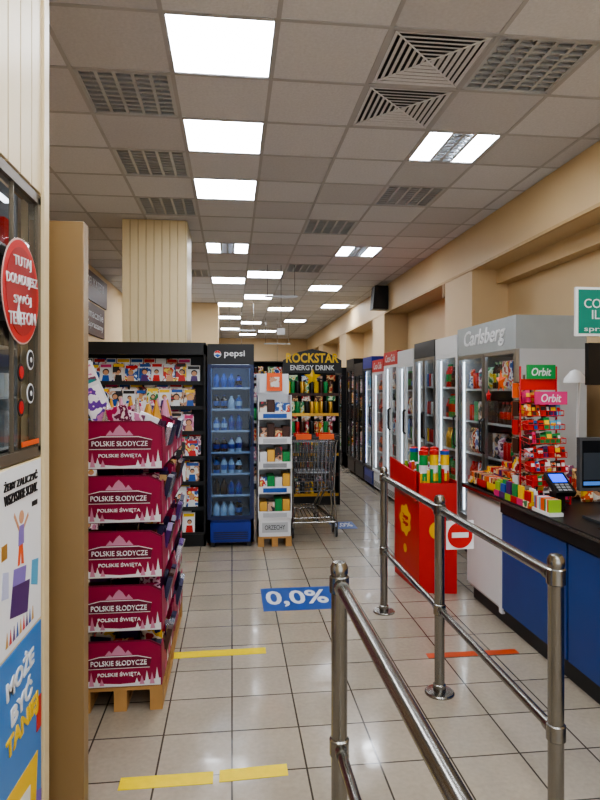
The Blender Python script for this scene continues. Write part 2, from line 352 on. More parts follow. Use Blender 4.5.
# ---------------------------------------------------------------- products
def bottle(b,x,y,z,r,h,ml,mc,mcap,n=8):
    b.lathe((x,y,z),[(r*.9,0),(r,.03*h),(r,.25*h),(r*1.02,.26*h),(r*1.02,.58*h),(r,.59*h),(r*.9,.68*h),(r*.4,.86*h),(r*.38,.92*h),(r*.42,.92*h),(r*.42,h)],[mc,mc,mc,ml,mc,mc,mc,mc,mcap,mcap],n)
def can(b,x,y,z,r,h,m,n=10): b.lathe((x,y,z),[(r*.85,0),(r,.05*h),(r,.9*h),(r*.8,.97*h),(r*.8,h)],[chrome,m,m,chrome],n)
def pack(b,x0,y0,z0,x1,y1,z1,m,pillow=False):
    if not pillow: b.box(x0,y0,z0,x1,y1,z1,m)
    else:
        ym=(y0+y1)/2
        b.add([(x0,ym,z0),(x1,ym,z0),(x1,ym,z1),(x0,ym,z1),(x0*.8+x1*.2,y0,z0*.8+z1*.2),(x1*.8+x0*.2,y0,z0*.8+z1*.2),(x1*.8+x0*.2,y0,z1*.8+z0*.2),(x0*.8+x1*.2,y0,z1*.8+z0*.2)],
         [(0,1,5,4),(1,2,6,5),(2,3,7,6),(3,0,4,7),(4,5,6,7),(3,2,1,0)],m)
def row(b,x0,x1,y0,y1,z,hm,pal,kind='mix'):
    x=x0+.005
    while x<x1-.04:
        k=kind if kind!='mix' else R.choice(['bottle','can','box','bag'])
        m=R.choice(pal); m2=R.choice(pal); rep=R.choice([1,2,2,3])
        if k=='bottle' and kind=='mix': m2=R.choice([brown,dark,green,white,red]); m=R.choice(pal+prints)
        h=hm*R.uniform(.72,.92)
        for _ in range(rep):
            wd={'bottle':.074,'can':.066}.get(k) or R.uniform(.08,.13)
            if x+wd>x1: x=x1+1; break
            if k=='bottle':
                r=.034
                for yy in (y0+r,y0+3.2*r): bottle(b,x+r,yy,z,r,h,m,m2,m)
            elif k=='can':
                r=.031
                can(b,x+r,y0+r,z,r,min(h,.16),m)
                if h>.26: can(b,x+r,y0+r,z+.162,r,min(h-.165,.12),m2)
            elif k=='box':
                b.box(x,y0,z,x+wd-.005,min(y1,y0+.18),z+h,R.choice(prints) if R.random()<.75 else m)
            else:
                pack(b,x,y0,z,x+wd-.005,y0+.07,z+h,R.choice(prints) if R.random()<.7 else m,True)
            x+=wd
def fridge(w,d,h,body,hh,hmat,bh,nd,ns,pal,kind,frame,liner=white,baseM=None,led=None,vled=True,shm=None):
    b=MB(); t=.035; bs=body; led=led or ledE; shm=shm or lgrey
    b.box(0,0,.05,t,d,h-hh,bs); b.box(w-t,0,.05,w,d,h-hh,bs); b.box(t,d-t,.05,w-t,d,h-hh,liner)
    b.box(0,-.03,h-hh,w,d,h,hmat) ; b.box(0,0,.05,w,d,bh,baseM or body)
    b.box(t,.02,bh,t+.004,d-t,h-hh,liner); b.box(w-t-.004,.02,bh,w-t,d-t,h-hh,liner)
    for fxx in (.03,w-.07): 
        for fy in (.03,d-.07): b.box(fxx,fy,0,fxx+.04,fy+.04,.05,black)
    b.box(.03,-.012,.07,w-.03,0,bh-.03,baseM or body)
    for k in range(4): b.box(.06,-.015,.085+.02*k,w-.06,-.011,.093+.02*k,dark)
    zi0=bh+.01; zi1=h-hh-.02; st=(zi1-zi0)/ns
    for k in range(ns):
        z=zi0+st*k
        b.box(t+.004,.05,z-.006,w-t-.004,d-t,z,shm); b.box(t+.004,.04,z-.01,w-t-.004,.05,z+.01,shm)
        row(b,t+.012,w-t-.012,.06,d-t-.02,z+.001,st-.035,pal,kind)
    b.box(t+.01,.02,zi1-.005,w-t-.01,.05,zi1+.01,led)
    if vled:
        for xx in (t+.006,w-t-.012): b.box(xx,.015,bh+.05,xx+.006,.025,zi1-.03,led)
    dw=w/nd
    for k in range(nd):
        x=dw*k; f=.035
        b.box(x+.003,-.03,bh,x+f,-.003,h-hh-.003,frame); b.box(x+dw-f,-.03,bh,x+dw-.003,-.003,h-hh-.003,frame)
        b.box(x+f,-.03,bh,x+dw-f,-.003,bh+f,frame); b.box(x+f,-.03,h-hh-f,x+dw-f,-.003,h-hh-.003,frame)
        b.box(x+f,-.018,bh+f,x+dw-f,-.014,h-hh-f,GLASS)
        hx=x+(dw-f+.01 if k%2==0 else f-.01); b.path([(hx,-.03,1.0),(hx,-.055,1.02),(hx,-.055,1.28),(hx,-.03,1.3)],.008,dark,6)
    return b
# blue cola fridge
coladark=M('cola_dark','#160a0a',.15); cb=M('cola_blue','#1a4c9c',.3); lb=M('label_light','#7fa6d0',.4)
b=fridge(.455,.55,2.0,pepsiblue,.2,black,.28,1,7,[pepsiblue,cb,coladark,lb,coladark,cb,lb],'bottle',M('frame_navy','#0c1c48',.35),liner=M('liner_blue','#5478ac',.4),led=M('cooler_led_blue','#cfe4ff',.5,emit=8,var=0),vled=False,shm=M('shelf_blue','#7090bc',.4))
b.disc((.1,-.03,1.9),.035,'-y',.002,white,24); b.prism([(.067,-.0325,1.91),(.085,-.0325,1.933),(.115,-.0325,1.933),(.133,-.0325,1.905),(.1,-.0325,1.915)],(0,-.001,0),red); b.prism([(.067,-.0325,1.892),(.1,-.0325,1.902),(.132,-.0325,1.89),(.1,-.0325,1.867)],(0,-.001,0),blue)
fo=b.build('drinks_fridge',(-.24,5.95,0)); text(fo,'brand','pepsi',(.265,-.031,1.9),'-y',.2,.075,white,bold=.01)
# right row of fridges (facing the aisle)
FX=2.2
b=fridge(1.2,.55,2.13,lgrey,.26,M('header_grey','#989e9e',.4),.35,2,5,[green,brown,gold,red,brown,green],'mix',alu,liner=lgrey)
fo=b.build('beer_fridge',(FX,5.6,0),-MP/2); text(fo,'brand','Carlsberg',(.6,-.0315,2.0),'-y',.85,.18,white,shear=.25,bold=.012,ex=.004)
def star(b,cx,y,cz,r,m):
    p=[]
    for k in range(10):
        a=MP/2+k*MP/5; q=r if k%2==0 else r*.45; p.append((cx+q*math.cos(a),y,cz+q*math.sin(a)))
    c=(cx,y-.02,cz); b.add(p+[c]+[(cx,y,cz)],[(k,(k+1)%10,10) for k in range(10)]+[((k+1)%10,k,11) for k in range(10)],m)
s_=MB(); star(s_,.95,-.034,1.62,.1,orange); star(s_,.72,-.034,1.5,.06,red); s_.build('paper_star',parent=fo)
specs=[(5.62,.62,lgrey,white,'bottle',[brown,green,gold,red],white,'drinks_fridge'),(6.27,.72,lgrey,dark,'can',[red,blue,yellow,white],alu,'drinks_fridge'),
 (7.02,.7,white,white,'mix',[white,cyan,green,blue],white,'dairy_fridge'),(7.75,.7,white,red,'mix',[red,brown,white,orange],white,'dairy_fridge'),(8.48,.68,white,red,'bottle',[red,brown,orange],white,'drinks_fridge'),
 (9.2,.62,pepsiblue,pepsiblue,'bottle',[blue,cyan,white],dark,'drinks_fridge'),(9.85,.7,black,black,'mix',MUT,black,'drinks_fridge'),(10.58,.7,black,black,'mix',MUT,black,'drinks_fridge')]
for y,w,bd,hm,kind,pal,fr,nm in specs:
    hh=R.uniform(2.0,2.12); b=fridge(w,.55,hh,bd,.18,hm,.3,1 if w<.7 else 2,5,pal,kind,fr,liner=dark if bd is black else lgrey,vled=(bd is not black))
    fo=b.build(nm,(FX,y+w,0),-MP/2)
    if hm is red: text(fo,'brand','Coca-Cola',(w/2,-.031,hh-.09),'-y',w*.7,.1,white,shear=.3)
for y,w,k in ((11.8,1.6,0),(13.6,1.8,1),(16,2.2,2)):
    b=fridge(w,.55,2.0,dark,.15,black,.3,2,5,MUT,'mix',black,liner=dark,vled=False); b.build('drinks_fridge',(FX,y+w,0),-MP/2)

# shelves
def shelf_unit(name,loc,rz,w,d,h,ns,m,pal,kind='mix',z0=.12,header=0,sidem=None):
    b=MB(); b.box(0,d-.02,0,w,d,h,m); b.box(0,0,0,.02,d-.02,h,sidem or m); b.box(w-.02,0,0,w,d-.02,h,sidem or m); b.box(.02,.01,0,w-.02,d-.02,z0,m)
    st=(h-z0-header)/ns
    for k in range(ns):
        z=z0+st*k; b.box(.02,0,z-.015,w-.02,d-.02,z,m); b.box(.02,-.008,z-.03,w-.02,0,z+.012,lgrey)
        row(b,.03,w-.03,.01,d-.03,z+.001,st-.05,pal,kind)
    if header: b.box(0,0,h-header,w,.02,h,m)
    b.box(0,0,h-.015,w,d,h,m)
    return b.build(name,loc,rz)
shelf_unit('grocery_shelf',(.15,9.4,0),0,.9,.5,2.0,6,dark,MUT)
shelf_unit('grocery_shelf',(-1.9,11.5,0),0,2.3,.5,2.1,5,lgrey,MUT)
shelf_unit('grocery_shelf',(-1.8,21.7,0),0,3.9,.5,2.3,6,lgrey,MUT)
shelf_unit('grocery_shelf',(.6,15.0,0),0,.9,.5,1.9,5,lgrey,MUT)

# magazine rack
b=MB(); x0,x1=-1.6,-.26; yb=6.45; yf=6.02
b.box(x0,yb-.02,0,x1,yb,2.0,black); b.box(x0,yf,0,x0+.02,yb,2.0,black); b.box(x1-.02,yf,0,x1,yb,2.0,black); b.box(x0,yf,1.9,x1,yb,2.02,black); b.box(x0,yf,0,x1,yb-.02,.12,black)
nt=7
for k in range(nt):
    z=.12+.25*k; yy=yf+.02+.02*k
    b.box(x0+.02,yy-.01,z-.02,x1-.02,yb-.02,z-.005,black); b.box(x0+.02,yy-.014,z-.02,x1-.02,yy-.008,z+.02,dark)
    for lay in (1,0):
        x=x0+.03+(.06 if lay else 0)
        while x<x1-.17:
            w=R.uniform(.1,.14); hgt=R.uniform(.2,.235)-.0*lay; T=Matrix.Translation((x,yy+.005+.025*lay,z+.03*lay))@Matrix.Rotation(-.18,4,'X')
            if lay: hgt=.225
            m=R.choice(prints); base=R.choice([white,m,m,paper,prints[2],prints[3],prints[1],prints[5]])
            b.box(0,0,0,w-.004,.006,hgt-.02*(1-lay),base,T)
            if not lay: hgt-=.02
            b.box(.006,-.001,hgt-.04,w-.012,0,hgt-.01,R.choice([red,yellow,white,blue,black,pink]),T)
            if lay==0:
                cx=w*R.uniform(.42,.55); Q=(T.to_3x3()@Matrix.Rotation(MP/2,3,'X'))
                hr=R.uniform(.016,.026)
                b.lathe(T@Vector((cx,.0002,hgt*.57)),[(hr*1.3,0),(hr*1.3,.001)],R.choice([brown,gold,black]),12,Q)
                b.lathe(T@Vector((cx,0,hgt*.54)),[(hr,0),(hr,.0015)],skin,12,Q)
                b.prism([T@Vector(p) for p in ((cx-.038,0,.012),(cx+.038,0,.012),(cx+.028,0,hgt*.4),(cx-.028,0,hgt*.4))],T.to_3x3()@Vector((0,-.001,0)),R.choice([red,blue,black,purple,skin,white]))
            x+=w+.003
b.build('magazine_rack')

# ---------------------------------------------------------------- christmas sweets pallet display
def sweets(name,loc,seed,w=.4,d=.58):
    r=random.Random(seed); b=MB()
    for k in range(5): b.box(0,d/4.6*k*1.02,.1,w,d/4.6*k*1.02+.09,.118,palletwood)
    for xx in (0,w/2-.03,w-.06): b.box(xx,0,.0,xx+.06,d,.018,palletwood); b.box(xx,0,.018,xx+.06,.08,.08,palletwood); b.box(xx,d-.08,.018,xx+.06,d,.08,palletwood); b.box(xx,0,.08,xx+.06,d,.1,palletwood)
    H=.262; tx=[]
    navy=M('bag_navy','#221a3c',.3); plum=M('bag_plum','#3b1030',.3)
    pk=M('tree_pink','#c98aa4',.5)
    for k in range(5):
        z=.12+H*k; o=.004*r.uniform(-1,1)
        yo=.012*(k%2)
        b.box(o,yo+.02,z,w+o,d,z+.01,maroon)
        b.prism([(o,yo,z),(w+o,yo,z),(w+o,yo-.03,z+.205),(w*.86+o,yo-.034,z+.235),(w*.14+o,yo-.034,z+.235),(o,yo-.03,z+.205)],(0,.006,0),maroon)
        def Y(zz): return yo-.0025-.14*(zz)
        def fp(pts,m,e=.001): b.prism([(x+o,Y(q)-e,z+q) for x,q in pts],(0,-.0012,0),m)
        fp([(.006,.004),(w-.006,.004),(w-.006,.2),(w*.85,.228),(w*.15,.228),(.006,.2)],magenta)
        fp([(.006,.004),(w-.006,.004),(w-.006,.04),(w*.85,.032),(w*.7,.02),(w*.5,.016),(w*.3,.022),(w*.15,.036),(.006,.04)],paper,.002)
        for q in range(10):
            txx=(.022+.024*q if q<5 else w-.022-.024*(q-5)); hh=[.085,.06,.07,.045,.035][q%5]; base=.012
            fp([(txx-.012,base),(txx+.012,base),(txx,base+hh)],[pk,paper][q%2],.0035)
        fp([(w*.14,.098),(w*.86,.098),(w*.88,.14),(w*.72,.155),(w*.28,.155),(w*.12,.14)],maroon,.003)
        fp([(w*.14,.097),(w*.86,.097),(w*.86,.1),(w*.14,.1)],paper,.0045); fp([(w*.12,.142),(w*.28,.157),(w*.72,.157),(w*.88,.142),(w*.88,.145),(w*.72,.161),(w*.28,.161),(w*.12,.145)],paper,.0045)
        fp([(w*.34,.165),(w*.39,.19),(w*.42,.175),(w*.46,.2),(w*.5,.215),(w*.54,.2),(w*.58,.175),(w*.61,.19),(w*.66,.165)],pk,.0045)
        tx.append((z,Y,o))
        for sx in (o,w-.005+o):
            b.prism([(sx,yo,z),(sx,yo-.03,z+.2),(sx,yo+.06,z+.2),(sx,yo+.12,z+.1),(sx,d*.8,z+.08),(sx,d*.86,z+.2),(sx,d,z+.2),(sx,d,z)],(.005,0,0),magenta)
        sxx=w+o
        for q in range(4): 
            yy=.14+.09*q; b.prism([(sxx,yy,z+.012),(sxx,yy+.05,z+.012),(sxx,yy+.025,z+.065)],(.001,0,0),paper if q%2 else pink)
        for yy in [(.05+.052*i) for i in range(int((d-.1)/.052))]:
            for xx in (.012,.14,.268):
                hh=r.uniform(.14,.22); m=r.choice([purple,brown,navy,plum,sock,prints[7],prints[0],silver,navy,navy])
                T=Matrix.Translation((xx+r.uniform(0,.012),yy,z+.012))@Matrix.Rotation(r.uniform(-.15,.15),4,'Z')@Matrix.Rotation(r.uniform(-.12,.12),4,'Y')
                x1=.105; y1=.042; q=[(0,y1/2,0),(x1,y1/2,0),(x1,y1/2,hh),(0,y1/2,hh),(.012,0,.02),(x1-.012,0,.02),(x1-.012,0,hh-.03),(.012,0,hh-.03),(.012,y1,.02),(x1-.012,y1,.02),(x1-.012,y1,hh-.03),(.012,y1,hh-.03)]
                b.add([T@Vector(p) for p in q],[(4,5,6,7),(0,1,5,4),(1,2,6,5),(2,3,7,6),(3,0,4,7),(11,10,9,8),(8,9,1,0),(9,10,2,1),(10,11,3,2),(11,8,0,3)],m)
        for yy in (.17,.27,.37):
            m=r.choice([purple,navy,brown,silver,navy]); T=Matrix.Translation((w+.004,yy,z+.075))@Matrix.Rotation(r.uniform(-.3,.3),4,'X')@Matrix.Rotation(.25,4,'Y')
            b.box(-.03,0,0,-.005,.085,.12,m,T)
    zt=.12+5*H
    for q in range(9):
        xx=r.uniform(.05,w-.05); yy=r.uniform(.06,d-.06); hh=r.uniform(.08,.13); b.lathe((xx,yy,zt-.1),[(.035,0),(.03,.06),(.004,.06+hh)],[r.choice([silver,maroon,purple]),r.choice([silver,pk,gold])],10)
    for q in range(6):
        xx=r.uniform(.03,w-.15); yy=r.uniform(.05,d-.1); T=Matrix.Translation((xx,yy,zt-.12))@Matrix.Rotation(r.uniform(-.5,.5),4,'Y'); b.box(0,0,0,.1,.025,.15,r.choice([prints[5],sock,paper,purple]),T)
    ob=b.build(name,loc)
    for z,Y,o in tx:
        text(ob,'l1','POLSKIE SŁODYCZE',(w*.5+o,Y(.126)-.006,z+.126),'-y',.26,.024,paper,bold=.0,ex=.003)
        text(ob,'l2','POLSKIE ŚWIĘTA',(w*.5+o,Y(.068)-.006,z+.068),'-y',.2,.026,paper,bold=.0,ex=.003)
    return ob
d1=sweets('christmas_sweets_display',(-.735,2.97,0),3); d2=sweets('christmas_sweets_display',(-.74,3.62,0),5,.4,.58)
b=MB(); T=Matrix.Translation((.06,.1,1.36))@Matrix.Rotation(-.42,4,'Y')@Matrix.Rotation(-.15,4,'X')
b.box(0,0,0,.11,.006,.33,paper,T); b.box(.008,-.002,.02,.1,0,.2,PR('leaflet',['#f4f0f4','#6a3aa0','#d98ac0','#e9e0f0'],20),T); b.box(.008,-.002,.22,.1,0,.31,prints[5],T)
b.build('leaflet',parent=d1)

# ---------------------------------------------------------------- white cardboard stand
b=MB(); w=.335; d=.36; b.box(0,d-.012,.1,w,d,1.68,white); b.box(0,0,.1,.01,d,1.5,white); b.box(w-.01,0,.1,w,d,1.5,white)
for k in range(3): b.box(0,.13*k,.08,w,.13*k+.09,.1,palletwood)
for xx in (0,w/2-.03,w-.06): b.box(xx,0,0,xx+.06,d,.08,palletwood)
b.box(0,0,.1,w,d,.3,white); b.box(.04,-.003,.14,w-.04,0,.24,lgrey)
for k in range(5):
    z=.3+.245*k; b.box(.01,0,z,w-.01,d-.012,z+.012,white); b.box(0,-.008,z-.02,w,0,z+.05,white); b.box(.05,-.01,z-.008,w-.05,-.008,z+.035,[lgrey,blue,grey,lgrey,blue][k])
    x=.02; 
    while x<w-.08:
        m=R.choice([prints[7],prints[1],brown,prints[2],gold,white,prints[3],green]); b.box(x,.03,z+.012,x+.07,.25,z+R.uniform(.13,.19),m); x+=.076
b.box(.02,.1,1.525,w-.02,.14,1.66,white); b.box(.09,.06,1.54,w-.09,.09,1.72,orange); b.box(.12,.055,1.58,w-.12,.06,1.68,prints[2])
b.box(0,d-.014,1.5,w,d+.002,1.72,white)
o=b.build('cardboard_display_stand',(.255,5.93,0)); text(o,'label','ORZECHY',(w/2,-.004,.19),'-y',.2,.045,black)

# ---------------------------------------------------------------- shopping carts
def cart(name,loc,promo):
    b=MB(); W=.23; r=.004
    zt0,zt1=1.0,.94; y0,y1=.1,.9; zb0,zb1=.48,.6; wf=.17
    def pt(u,v,side):
        wd=W*(1-u)+wf*u; wd*= (.86+.14*v)
        return (side*wd, y0+(y1-y0)*u, (zb0*(1-u)+zb1*u)*(1-v)+(zt0*(1-u)+zt1*u)*v)
    for s in (-1,1):
        for k in range(15): u=k/14; b.tube(pt(u,0,s),pt(u,1,s),r,chrome,5)
        for v in (0,.18,.36,.54,.72,.88): b.tube(pt(0,v,s),pt(1,v,s),r,chrome,5)
        b.tube(pt(0,1,s),pt(1,1,s),.008,chrome,6)
    for u in (0,1):
        for k in range(11): q=-1+.2*k; a=pt(u,0,1);c=pt(u,1,1); b.tube((a[0]*q,a[1],a[2]),(c[0]*q,c[1],c[2]),r,chrome,5)
        for v in (0,.2,.4,.6,.8,1): b.tube(pt(u,v,-1),pt(u,v,1),r*1.3 if v in(0,1) else r,chrome,5)
    for k in range(9): q=-1+.25*k; a=pt(0,0,1);c=pt(1,0,1); b.tube((a[0]*q,a[1],a[2]),(c[0]*q,c[1],c[2]),r,chrome,5)
    for k in range(8): u=k/7; b.tube(pt(u,0,-1),pt(u,0,1),r,chrome,5)
    b.box(-.17,.13,.66,.17,.3,.668,grey)
    for k in range(7): x=-.15+.05*k; b.tube((x,.3,.67),(x,.34,.92),r,chrome,5)
    b.tube((-.17,.34,.92),(.17,.34,.92),r,chrome,5)
    b.tube((-.24,.0,1.05),(.24,.0,1.05),.014,dark,10); b.box(-.2,-.018,1.035,-.04,.018,1.09,promo); b.box(.04,-.018,1.035,.2,.018,1.09,promo)
    for s in (-1,1):
        b.box(s*.24-.02,-.02,1.03,s*.24+.02,.04,1.075,dark)
        b.path([(s*.24,0,1.05),(s*.235,.08,.98),(s*.22,.12,.5),(s*.23,.04,.16)],.012,steel,8)
        b.path([(s*.22,.12,.5),(s*.19,.6,.4),(s*.14,.85,.16)],.011,steel,8)
        b.tube((s*.23,.04,.16),(s*.14,.85,.16),.012,steel,8)
        for (wx,wy) in ((s*.23,.05),(s*.14,.83)):
            b.box(wx-.018,wy-.02,.09,wx-.012,wy+.02,.16,steel); b.box(wx+.012,wy-.02,.09,wx+.018,wy+.02,.16,steel)
            b.lathe((wx-.012,wy,.055),[(.02,0),(.055,.002),(.055,.022),(.02,.024)],[grey,black,grey],16,Matrix.Rotation(MP/2,3,'Y'))
    b.tube((-.23,.04,.16),(.23,.04,.16),.01,steel,8); b.tube((-.14,.83,.16),(.14,.83,.16),.01,steel,8)
    for k in range(7): x=-.15+.05*k; b.tube((x,.04,.17),(x*.7,.83,.17),r,chrome,5)
    return b.build(name,loc)
cart('shopping_cart',(.86,6.2,0),orange); cart('shopping_cart',(.86,6.42,0),red)

# ---------------------------------------------------------------- energy drink display
b=MB(); w=.75; b.box(0,.38,0,w,.4,1.95,black); b.box(0,0,0,.02,.4,1.75,black); b.box(w-.02,0,0,w,.4,1.75,black); b.box(0,0,0,w,.38,.15,black)
for k in range(6):
    z=.15+.27*k; b.box(.02,0,z-.012,w-.02,.38,z,dark); b.box(.02,-.006,z-.03,w-.02,0,z+.01,[gold,brown,gold,dark][k%4])
    x=.05
    while x<w-.06:
        m=R.choice([yellow,green,red,black,prints[6],prints[4],gold,prints[7],prints[0],brown,black]); 
        for yy in (.04,.12): can(b,x,yy,z,.03,.17,m)
        x+=.064
    for q in range(4): xx=.06+.17*q; pack(b,xx,.0+.002,z+.17,xx+.12,.03,z+.25,R.choice(prints),True)
b.prism([(-.02,-.01,1.78),(w+.02,-.01,1.78),(w+.02,-.01,1.95),(w*.75,-.01,2.06),(w*.5,-.01,2.1),(w*.25,-.01,2.06),(-.02,-.01,1.95)],(0,.03,0),black)
star(b,w*.5,-.012,1.72,.12,yellow)
o=b.build('energy_drink_display',(.7,8.0,0)); text(o,'brand','ROCKSTAR',(w/2,-.0105,1.98),'-y',w*.95,.13,yellow,bold=.03); text(o,'brand2','ENERGY DRINK',(w/2,-.0105,1.85),'-y',w*.8,.07,white,bold=.02)

# ---------------------------------------------------------------- railings
def railing(name,X,ys,z=.965,zl=.43):
    b=MB()
    for y in ys:
        b.lathe((X,y,0),[(.075,0),(.075,.006),(.07,.012),(.032,.016),(.032,.045),(.0255,.05),(.0255,z+.005),(.028,z+.01),(.028,z+.03),(.02,z+.045),(.001,z+.05)],steel,24)
        for zz in (z-.025,zl): b.lathe((X,y,zz-.028),[(.0262,0),(.031,.004),(.031,.052),(.0262,.056)],steel,24)
    for a,c in zip(ys[:-1],ys[1:]):
        for zz,rr in ((z-.025,.019),(zl,.0165)):
            b.tube((X,a,zz),(X,c,zz),rr,steel,16)
            for e,sg in ((a,1),(c,-1)): b.tube((X,e+sg*.03,zz),(X,e+sg*.055,zz),rr+.005,steel,16)
    return b.build(name)
railing('metal_railing',.335,[.72,1.86])
rl=railing('metal_railing',1.055,[1.86,2.97,4.1])
b=MB(); b.box(1.085,2.95,.745,1.1,2.96,.9,steel)
b.box(1.08,2.94,.74,1.225,2.944,.885,paper); b.disc((1.152,2.94,.812),.066,'-y',.002,red,32); b.box(1.108,2.9365,.8,1.196,2.938,.826,white)
b.build('no_entry_sign',parent=rl)

# ---------------------------------------------------------------- red dump bin with sweets
b=MB(); b.prism([(1.42,4.45,0),(1.69,4.4,0),(1.69,4.92,0),(1.38,5.0,0)],(0,0,.02),red)
c=[(1.42,4.45),(1.7,4.4),(1.7,4.92),(1.38,5.0)]
for k in range(4):
    a=Vector((*c[k],0)); e=Vector((*c[(k+1)%4],0)); ctr=Vector((1.55,4.7,0)); off=(ctr-(a+e)/2).normalized()*.008
    hz=[.84,.86,.92,.92][k]
    b.prism([a,e,e+Vector((0,0,hz)),a+Vector((0,0,hz))],off,red)
b.prism([(1.39,4.46,.7),(1.39,4.46,.92),(1.345,5.02,.98),(1.345,5.02,.76)],(.012,0,0),red)
flower=M('logo_yellow','#e8b010',.4)
def sidelogo(yc,zc,r,m,off=.001,petal=0):
    pts=[]
    for k in range(40):
        a=2*MP*k/40; rr=r*(1+petal*math.cos(7*a)); y=yc+rr*math.cos(a); x=1.42+(y-4.45)*(-.04/.55)-.002-off; pts.append((x,y,zc+rr*math.sin(a)))
    b.prism(pts,(-.001,0,0),m)
sidelogo(4.74,.5,.12,flower,petal=.1); sidelogo(4.74,.27,.035,flower)
b.disc((1.56,4.424,.48),.07,'-y',.001,flower,20)
for q in range(8):
    for p in range(7):
        xx=1.44+.03*q; yy=4.48+.063*p; h=R.uniform(.2,.3); m=[yellow,green,red,orange,pink,cyan,lime,purple][(p+q//3)%8]
        b.lathe((xx,yy,.68),[(.013,0),(.014,h),(.003,h+.01)],[m,white],8)
for q in range(3): 
    for p in range(2): 
        m=R.choice([yellow,green,lime,prints[4]])
        b.lathe((1.47+.085*q,4.5+.24*p,.85),[(.034,0),(.034,.06),(.034,.12),(.034,.2),(.036,.2),(.036,.23),(.01,.24)],[m,white,m,red,R.choice([red,blue]),red],14)
o=b.build('sweets_dump_bin')
text(o,'t1','Chupa',(1.394,4.74,.525),'-x',.15,.045,red,bold=.01,ex=.004); text(o,'t2','Chups',(1.394,4.74,.475),'-x',.15,.045,red,bold=.01,ex=.004)

# ---------------------------------------------------------------- checkout counter
b=MB(); cx=1.76; y0,y1=1.2,4.36; ct=.82
b.box(cx+.04,y0,0,2.45,y1-.04,.1,dark)
b.box(cx+.01,3.8,.1,2.45,y1,ct,lgrey); b.box(cx,3.8,.12,cx+.01,y1-.01,ct-.03,white)
b.box(cx+.01,y0,.1,2.5,3.78,ct,dark)
for a,e in ((3.0,3.76),(2.18,2.98),(1.2,2.16)): b.box(cx,a,.12,cx+.012,e,ct-.08,counterblue)
b.box(cx-.004,3.76,.08,cx+.02,3.8,ct,white)
b.box(cx-.012,y0,ct-.07,cx+.02,3.76,ct-.005,black); b.box(cx-.03,y0,ct,2.5,y1+.02,ct+.028,black); b.box(cx-.034,y0,ct+.004,cx-.03,y1,ct+.022,steel)
b.box(cx+.1,1.3,ct+.028,2.2,2.85,ct+.0285,M('belt_green','#17352c',.5)); b.box(cx+.08,1.3,ct+.028,cx+.1,2.85,ct+.03,steel); b.box(2.2,1.3,ct+.028,2.22,2.85,ct+.03,steel)
b.build('checkout_counter')
CT=ct+.031
b=MB()
for q in range(3):
    for p in range(3):
        xx=1.765+.125*p; yy=4.34-.165*q; m=[prints[0],prints[4],prints[7],red,purple,prints[1],yellow,prints[6],prints[0]][(q*3+p)%9]; hb=.06+.035*p
        b.box(xx,yy-.155,CT,xx+.115,yy,CT+.012,m); b.box(xx,yy-.155,CT,xx+.004,yy,CT+hb,m); b.box(xx+.111,yy-.155,CT,xx+.115,yy,CT+hb+.03,m); b.box(xx,yy-.155,CT,xx+.115,yy-.151,CT+hb,m); b.box(xx,yy-.004,CT,xx+.115,yy,CT+hb,m)
        for s in range(5):
            m2=R.choice([red,gold,brown,white,orange,yellow,prints[7],purple,prints[0]]); T=Matrix.Translation((xx+.012,yy-.145+.028*s,CT+.012))@Matrix.Rotation(R.uniform(-.2,.2),4,'Z'); b.box(0,0,0,.09,.022,hb+.02,m2,T)
b.build('candy_boxes')
b=MB()
for q in range(6):
    yy=3.83-.08*q; m=R.choice([red,purple,prints[4],prints[6],lime,pink]); b.box(1.735,yy-.075,CT,1.785,yy,CT+.04,m)
    for s in range(3): b.box(1.74+.015*s,yy-.07,CT+.04,1.752+.015*s,yy-.01,CT+.04+R.uniform(.03,.08),R.choice(PAL))
b.build('candy_packets')
b=MB()
for q in range(12):
    yy=3.135+.014*q; xx=1.74
    b.box(xx,yy,CT+.02,xx+.07,yy+.011,CT+.09,R.choice([cyan,white,blue,green,lime,purple,orange]))
b.box(1.735,3.12,CT,1.815,3.32,CT+.02,white)
b.build('chewing_gum_packs')
# bags of sweets standing on the till side of the counter
b=MB()
for q in range(3):
    for p in range(3):
        xx=2.16+.09*q; yy=3.5+.1*p; T=Matrix.Translation((xx,yy,CT))@Matrix.Rotation(R.uniform(-.15,.15),4,'Z'); h_=R.uniform(.12,.22); m=R.choice(prints+[red,gold,purple])
        b.add([T@Vector(v) for v in ((0,.02,0),(.075,.02,0),(.075,.02,h_),(0,.02,h_),(.008,0,.02),(.067,0,.02),(.067,0,h_-.025),(.008,0,h_-.025),(.008,.04,.02),(.067,.04,.02),(.067,.04,h_-.025),(.008,.04,h_-.025))],[(4,5,6,7),(0,1,5,4),(1,2,6,5),(2,3,7,6),(3,0,4,7),(11,10,9,8),(8,9,1,0),(9,10,2,1),(10,11,3,2),(11,8,0,3)],m)
b.build('sweets_bags')
